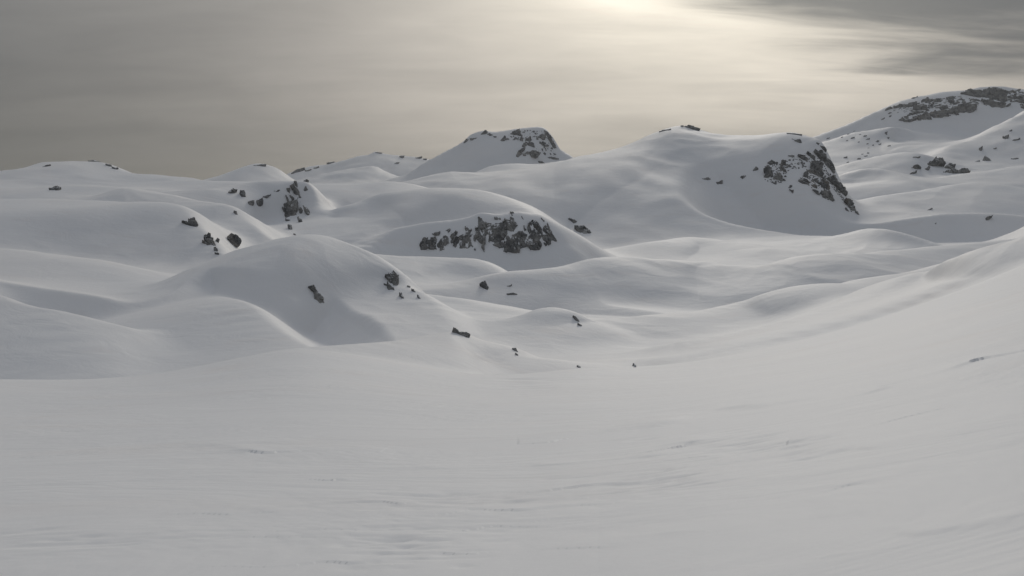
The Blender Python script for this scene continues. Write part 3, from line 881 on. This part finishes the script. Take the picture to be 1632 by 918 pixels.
crag('rocky_nose', 'scattered dark rock patches on the steep nose of the biggest hill', 'cliff', ZN, [
 [(278,328),(330,303),(387,325),(330,347)], [(248,385),(280,358),(322,380),(332,420),(300,470),(262,502),(243,490),(262,430)], [(320,400),(338,440),(343,482),(318,492)],
 [(432,305),(472,298),(442,330),(450,380),(474,410),(472,442),(440,432),(418,380),(422,340)], [(368,430),(400,428),(442,460),(425,480),(472,520),(430,532),(400,492),(338,492)],
 [(348,542),(375,518),(372,558)], [(503,592),(520,562),(542,562),(525,594)], [(512,600),(548,615),(547,642)], [(133,412),(160,373),(188,390),(160,407)], [(8,472),(47,458),(42,487),(20,492)],
 [(492,333),(517,358),(514,382)], [(498,248),(558,253),(547,272)], [(608,238),(652,243),(694,280),(698,312),(658,292)], [(633,318),(657,318),(652,352)],
 [(698,206),(737,233),(784,270),(772,292),(740,277),(718,250)], [(776,178),(810,208),(850,198),(893,240),(893,302),(850,322),(828,290),(798,230)], [(836,146),(872,163),(894,202),(858,182)],
 [(756,308),(830,308),(864,340),(852,400),(874,440),(832,498),(790,462),(738,452),(710,415),(748,380)], [(666,428),(697,422),(708,482),(667,478)], [(605,513),(680,487),(725,520),(712,553),(638,553)],
 [(772,492),(802,488),(834,548),(780,532)], [(747,557),(793,552),(793,592),(757,582)], [(848,520),(880,478),(913,530),(934,602),(868,612),(828,590),(848,560)],
 [(836,610),(932,618),(963,670),(978,724),(928,702),(856,652)], [(846,668),(893,673),(893,697),(858,692)], [(757,602),(802,628),(824,658),(788,642)],
 [(888,236),(922,278),(964,330),(983,400),(993,432),(958,422),(928,372),(900,384),(878,332)], [(916,478),(990,457),(1022,518),(1083,578),(1114,630),(1107,664),(1058,622),(1008,562),(957,522)],
 [(1106,698),(1152,706),(1184,770),(1198,834),(1158,812),(1137,750)], [(1100,798),(1134,832),(1108,824)], [(1200,830),(1222,838),(1236,868),(1218,858)], [(796,116),(822,122),(812,140)],
 [(690,395),(716,400),(705,420)], [(940,350),(970,360),(985,410),(960,400)],
 dict(p=[(780,180),(850,190),(900,250),(985,420),(940,470),(975,715),(900,700),(780,620),(640,545),(610,510),(700,410),(760,310),(690,220)], cover=-.7),
 dict(p=[(250,370),(330,310),(470,300),(560,250),(690,270),(690,330),(480,420),(470,530),(360,545),(250,500)], cover=-1.3),
 dict(p=[(900,380),(990,430),(1110,630),(1190,800),(1160,840),(1060,660),(960,520)], cover=-.3)], (690, 1040), 62, .8, .9)

crag('rock_patch', 'thin flat rock cap on top of the biggest hill beside its nose', 'rock', ZN, [[(488,13),(540,12),(642,28),(560,33)], [(568,90),(620,78),(637,115),(605,122)], [(538,73),(562,80),(550,86)]], (920, 1020), 50, .3, .5)
crag('summit_rocks', 'low row of rocks crowning the summit of the biggest hill', 'summit rocks', Z4, [[(183,106),(250,91),(242,103),(200,110)], [(308,76),(360,71),(422,88),(390,97),(340,87)]], (1030, 1110), 55, .3, .5)
for poly, which in (([(433,383),(460,374),(480,380),(455,391)], 'third'), ([(512,405),(547,389),(547,410),(525,414)], 'second'), ([(653,370),(682,364),(674,382)], 'first')):
    crag('rock', 'small dark rock on the biggest hill face, %s one out from the rocky nose' % which, 'rock', Z4, [poly], (740, 1090), 50, .6, .5, 'small rocks on the biggest hill face')

crag('summit_crag', 'broken rock patches under the flat top of the table-shaped peak', 'crag', ZT, [
 [(80,275),(115,228),(150,232),(130,265)], [(165,225),(275,212),(230,240),(180,240)], [(315,165),(375,108),(400,130),(380,165)], [(405,165),(440,150),(485,172),(440,185)], [(490,195),(522,198),(508,212)],
 [(585,245),(640,190),(682,210),(610,270)], [(705,160),(770,120),(840,100),(850,150),(885,170),(870,195),(800,170)], [(748,240),(790,200),(822,228),(780,245)], [(845,240),(870,195),(888,225),(880,262)],
 [(905,265),(935,225),(985,195),(1005,240),(985,270),(930,260)], [(945,290),(1010,275),(1038,290),(1035,335),(1000,325),(965,320)], [(875,330),(905,275),(935,300),(905,350)],
 [(780,480),(810,410),(860,360),(920,345),(870,410),(850,450),(830,485)], [(840,480),(870,440),(960,400),(1060,390),(1130,420),(1060,480),(1010,470),(975,430),(900,475)],
 [(1035,150),(1060,128),(1092,150),(1070,165)], [(1080,215),(1140,165),(1195,170),(1190,230),(1150,235),(1120,215)], [(1120,270),(1160,265),(1235,315),(1180,335),(1130,300)],
 [(1180,110),(1215,120),(1290,230),(1350,345),(1310,355),(1255,250),(1205,170)], [(1240,345),(1290,355),(1290,375)], [(1225,490),(1280,475),(1375,500),(1290,505)], [(1085,545),(1140,535),(1200,570),(1180,580)], [(1165,425),(1200,425),(1190,450)], [(1300,420),(1335,435),(1320,447)],
 dict(p=[(700,130),(840,95),(1060,110),(1200,120),(1320,330),(1240,340),(1050,330),(900,300),(800,250),(580,270)], cover=-1.5)],
 (1850, 2010), 60, .6, .8)

crag('crag', 'narrow vertical dark crag on the nose of the steep snow hill', 'crag', ZC, [
 [(165,390),(210,380),(245,350),(305,350),(315,420),(300,500),(315,530),(260,550),(190,555),(170,500)], [(180,290),(200,320),(215,380),(195,350)], [(225,290),(265,320),(300,360),(250,360)],
 [(230,180),(262,165),(290,210),(330,240),(345,300),(350,340),(370,390),(340,380),(310,345),(320,290),(275,265)], [(275,130),(298,135),(310,200),(290,180)], [(190,215),(222,210),(222,270),(205,250)],
 [(330,440),(355,440),(372,510),(345,495)], [(378,415),(405,415),(435,470),(448,540),(405,490)], [(310,535),(345,565),(368,600),(338,608)], [(175,550),(200,570),(225,570),(190,590)], [(205,610),(235,630),(255,685),(215,690)], [(140,430),(160,435),(175,500),(160,490)],
 [(270,725),(285,728),(288,742)]], (520, 660), 66, 1.0, .7)
for poly, which in (([(385,235),(405,195),(425,225),(395,250)], 'jagged rock on the lit side of'), ([(388,125),(415,118),(440,128),(415,136)], 'flat rock on the snow edge above'), ([(50,245),(110,235),(115,252),(70,255)], 'flat rock on the shaded side of')):
    crag('rock', 'small dark %s the narrow vertical crag' % which, 'rock', ZC, [poly], (540, 740), 55, .6, .5, 'small rocks above the vertical crag')
for poly, which in (([(113,327),(150,293),(172,300),(140,327)], 'fifth'), ([(193,303),(212,303),(222,335),(200,352)], 'fourth'), ([(238,370),(272,364),(267,386),(240,392)], 'third'), ([(288,362),(322,345),(322,380),(290,412)], 'second'), ([(323,342),(367,327),(340,350)], 'first')):
    crag('rock', 'small dark rock in the slanting row, %s one out from the narrow vertical crag' % which, 'rock', Z2, [poly], (540, 700), 55, .7, .6, 'slanting row of rocks on the steep snow hill')

crag('rock_outcrop', 'jagged pointed outcrop at the nose of the long smooth hill', 'outcrop', Z1, [
 [(1168,668),(1200,682),(1182,642),(1205,622),(1232,655),(1248,702),(1208,702)], [(1238,708),(1257,710),(1257,732),(1240,724)], [(1243,736),(1262,738),(1265,752)], [(1256,652),(1268,658),(1260,684)]], (310, 400), 60, .9, .6)
crag('boulder', 'rounded dark boulder below the nose of the long smooth hill', 'boulder', Z1, [[(1298,682),(1318,650),(1338,622),(1372,640),(1393,665),(1388,692),(1340,703),(1310,702)]], (310, 440), 62, .9, .4)
crag('rock_outcrop', 'two-pronged dark outcrop on the upper edge of the long smooth hill', 'outcrop', Z1, [[(1050,548),(1102,568),(1120,585),(1095,580)], [(1090,540),(1122,538),(1145,570),(1138,594),(1102,575)]], (330, 410), 60, .8, .5)
crag('rock', 'single dark rock on the rolling plateau below the skyline', 'rock', Z1, [[(285,367),(330,348),(350,358),(345,380),(310,374)]], (500, 880), 52, .6, .5)
crag('rock', 'thin dark rock on the edge of the stepped snow shoulder', 'rock', Z1, [[(1353,493),(1366,497),(1374,520),(1360,512)]], (430, 520), 55, .5, .4)
crag('summit_rocks', 'tiny summit rocks on the rolling plateau skyline', 'summit rocks', Z1, [[(512,203),(550,200),(578,210),(545,208)], [(612,221),(642,228),(650,240),(625,235)], [(648,238),(684,246),(672,257)], [(245,236),(290,225),(270,240)]], (840, 905), 50, .3, .4)
crag('summit_rocks', 'thin rock cap on the small distant snow dome', 'summit rocks', Z1, [[(1468,229),(1500,224),(1537,224),(1532,233),(1480,237)], [(1518,288),(1552,278),(1557,290)]], (1440, 1510), 50, .3, .4)
crag('summit_rocks', 'thin line of small rocks along the faint far range', 'summit rocks', Z2, [[(488,202),(520,180),(560,170),(540,192),(505,205)], [(565,185),(600,180),(580,195)], [(615,172),(645,163),(632,180)], [(690,142),(735,137),(715,148)], [(1115,103),(1140,98),(1130,122)], [(1085,147),(1110,138),(1100,152)], [(1205,115),(1240,108),(1225,122)], [(975,82),(1010,84),(1005,92)], [(1250,120),(1270,118),(1262,130)]], (2500, 2810), 50, .3, .4)

crag('rock_outcrop', 'slanting grey outcrop in the shaded face of the lit dome', 'outcrop', Z7, [[(313,260),(340,253),(362,285),(365,310),(345,320),(340,288)], [(345,292),(372,298),(387,315),(397,350),(372,353),(345,328)]], (180, 262), 60, .9, .4)
crag('rock_outcrop', 'blocky brown-grey outcrop on the steep edge of the lit dome', 'outcrop', Z7, [[(728,200),(763,192),(768,173),(797,195),(800,240),(787,267),(765,257),(745,222)], [(738,243),(772,270),(778,288),(743,277)], [(720,245),(735,252),(728,262)]], (180, 262), 64, .9, .4)
crag('rock_outcrop', 'thin string of small stones below the blocky outcrop of the lit dome', 'outcrop', Z7, [[(803,295),(815,295),(830,332),(818,327)], [(848,256),(862,260),(860,268)], [(870,273),(880,275),(895,297),(885,290)], [(902,308),(910,312),(920,332),(910,325)]], (175, 262), 55, .5, .3)
crag('boulder', 'dark boulder on the crest of the near snow spur beside the gully', 'boulder', Z7, [[(1098,485),(1130,508),(1170,511),(1186,525),(1184,542),(1150,532)]], (125, 185), 60, .9, .3)
crag('rock', 'small rock halfway along the near snow spur', 'rock', Z7, [[(1418,593),(1435,595),(1444,614),(1430,612)], [(1433,622),(1447,632),(1442,638)]], (125, 185), 58, .6, .3)
crag('rock', 'tiny dark stone at the low tip of the near snow spur', 'rock', Z8, [[(748,688),(762,693),(766,703),(755,700)]], (115, 180), 58, .5, .2)
crag('rock', 'two tiny upright dark stones where the snow folds meet in the gully', 'rock', Z8, [[(1047,694),(1052,677),(1055,679),(1051,697)], [(1055,700),(1060,684),(1064,686),(1060,702)]], (120, 200), 70, .4, .1)
crag('boulder', 'dark wedge-shaped rock on the corner of the wide low mound', 'boulder', Z7, [[(1240,245),(1270,236),(1285,260),(1282,284),(1262,267)]], (300, 350), 62, .8, .3)
crag('rock', 'larger flat stone in the shaded face of the wide low mound', 'rock', Z7, [[(1386,300),(1420,295),(1442,303),(1420,310),(1390,308)]], (260, 348), 50, .5, .3)
crag('rock', 'smaller stone above the flat stone on the wide low mound', 'rock', Z7, [[(1386,257),(1412,252),(1402,264)]], (260, 348), 50, .5, .3)
crag('rock_outcrop', 'short row of dark rocks on the small round knoll', 'outcrop', Z8, [[(725,418),(742,428),(760,452),(742,448)], [(750,458),(772,470),(767,480)]], (195, 235), 58, .6, .4)

crag('rock_wall', 'long dark rock wall under the crest of the highest mountain', 'rock wall', ZM, [
 [(1150,110),(1230,78),(1300,70),(1400,82),(1450,110),(1430,160),(1440,210),(1400,235),(1250,215),(1160,190),(1140,150)], [(1160,195),(1250,210),(1400,235),(1430,250),(1390,300),(1290,300),(1200,285)], [(920,130),(980,100),(1080,92),(1150,105),(1140,180),(1080,180),(1000,150)],
 [(880,290),(920,250),(1000,240),(1100,265),(1100,310),(1040,350),(960,365),(890,350)], [(780,320),(880,290),(890,360),(800,370)], [(560,350),(640,330),(770,320),(790,365),(700,400),(600,420),(570,390)], [(430,400),(520,345),(570,360),(590,415),(450,445)],
 [(390,280),(440,260),(540,270),(540,310),(470,330),(410,315)], [(340,250),(380,232),(430,235),(420,270),(370,290)], [(170,280),(240,262),(330,255),(350,295),(270,285),(200,290)], [(75,320),(130,285),(150,295),(100,325)], [(480,220),(540,190),(600,200),(570,240),(500,240)], [(600,210),(690,190),(660,220)],
 [(550,280),(620,240),(600,290)], [(640,290),(760,270),(780,295),(700,310)], [(790,210),(830,190),(860,230),(910,230),(880,265),(800,250)], [(760,185),(830,165),(870,185),(800,200)], [(230,430),(270,405),(300,435),(260,445)], [(300,440),(380,420),(430,405),(400,440),(350,462)], [(350,360),(420,340),(500,335),(440,350),(380,375)], [(290,400),(330,395),(310,412)],
 [(1450,120),(1500,95),(1520,100),(1470,130)], [(1540,100),(1590,85),(1570,110)], [(1450,190),(1500,170),(1580,160),(1632,150),(1620,200),(1540,190),(1480,205)], [(1500,220),(1560,205),(1632,205),(1640,240),(1560,225)], [(1400,290),(1480,250),(1440,285)], [(1600,290),(1640,265),(1640,310)], [(370,190),(440,165),(400,190)], [(1040,205),(1100,195),(1140,215),(1080,222)],
 dict(p=[(100,300),(350,230),(600,180),(920,130),(1140,190),(1100,310),(900,360),(450,445),(240,440),(340,340)], cover=-.8, grain=(7, 2.6)),
 dict(p=[(1440,120),(1632,85),(1640,310),(1560,230),(1440,240)], cover=-.8, grain=(6, 2.6))],
 (2080, 2310), 62, .7, .9, grain=(11, 3), cover=4.4)
for poly in ([(30,425),(70,405),(60,430)], [(120,385),(140,380),(135,405)], [(55,590),(100,562),(95,590),(70,600)], [(80,635),(120,625),(110,640)], [(95,730),(130,708),(125,725)], [(0,708),(30,690),(20,712)]):
    crag('rock', 'small rock scattered below the low end of the high rock wall', 'rock', ZM, [poly], (1950, 2300), 48, .3, .4, 'small rocks below the high rock wall')
ZF = (1290, 195, 8.16)
for x, y, w in ((580,120,30), (655,160,28), (720,180,40), (755,220,52), (560,205,48), (485,240,24), (640,258,18), (752,282,26), (880,250,46), (905,292,28), (770,335,22), (825,300,20), (460,460,60), (685,415,24), (760,402,30), (640,475,52), (730,440,42), (495,520,34), (1030,308,38), (990,140,40), (240,210,40), (420,195,26), (500,155,22)):
    crag('rock', 'tiny dark rock dotting the shoulder below the highest mountain crest', 'rock', ZF, [[(x - w / 2, y + w * .25), (x - w * .1, y - w * .2), (x + w / 2, y - w * .3), (x + w * .2, y + w * .2)]], (1800, 2300), 46, .3, .4, 'rocks dotting the mountain shoulder')

crag('rock_ledge', 'dark rock ledges on the low dome below the highest mountain', 'rock ledge', Z5, [[(903,642),(940,623),(962,645),(920,657)], [(965,637),(1030,605),(1060,578),(1102,583),(1123,612),(1080,607),(1040,627),(980,652)], [(888,687),(932,663),(922,682)], [(1118,642),(1150,613),(1183,625),(1172,647),(1140,657)], [(1068,687),(1140,658),(1230,653),(1283,662),(1200,674),(1110,682)], [(910,577),(955,568),(940,580)], [(985,650),(1020,635),(1005,662)]], (1190, 1440), 56, .8, .7)
for poly in ([(1495,440),(1532,425),(1522,463)], [(1340,512),(1362,502),(1352,540)], [(1430,520),(1452,512),(1445,525)], [(1548,468),(1605,448),(1575,472)], [(1550,582),(1592,578),(1580,590)], [(1300,607),(1340,592),(1350,607)], [(1360,600),(1378,562),(1425,600),(1390,606)], [(1538,402),(1552,395),(1548,408)]):
    crag('rock', 'small rock scattered over the pale flank crossing below the rock wall', 'rock', Z5, [poly], (1350, 1860), 50, .3, .4, 'rocks on the pale mountain flank')
for poly in ([(1398,187),(1430,160),(1462,146),(1440,167),(1412,187)], [(1108,120),(1137,107),(1122,121)], [(1143,198),(1157,189),(1152,199)], [(1283,232),(1291,228),(1288,235)], [(1357,238),(1365,234),(1362,242)]):
    crag('rock', 'speck of rock on the smooth hill with soft gullies', 'rock', ZR, [poly], (430, 960), 50, .5, .3, 'specks of rock on the gullied hill')

# ------------------------------------------------------------------ air
def build_haze():
    m = bpy.data.materials.new('thin_haze')
    m.use_nodes = True
    t = NT(m.node_tree)
    out = t.node('ShaderNodeOutputMaterial')
    v = t.node('ShaderNodeVolumePrincipled')
    v.inputs['Color'].default_value = (0.93, 0.96, 1.0, 1)
    v.inputs['Density'].default_value = 5.5e-5
    v.inputs['Anisotropy'].default_value = 0.3
    t.t.links.new(v.outputs[0], out.inputs['Volume'])
    lo, hi = float(GZ.min()) - 1.0, float(GZ.max()) + 12.0
    w = 5060.0
    co = [(x, y, z) for z in (lo, hi) for y in (-w, w) for x in (-w, w)]
    me = bpy.data.meshes.new('haze')
    me.from_pydata(co, [], [(0, 2, 3, 1), (4, 5, 7, 6), (0, 1, 5, 4), (2, 6, 7, 3), (0, 4, 6, 2), (1, 3, 7, 5)])
    me.materials.append(m)
    o = bpy.data.objects.new('haze', me)
    col.objects.link(o)
    o['kind'], o['label'], o['category'] = 'stuff', 'thin pale haze in the mountain air', 'haze'


build_haze()
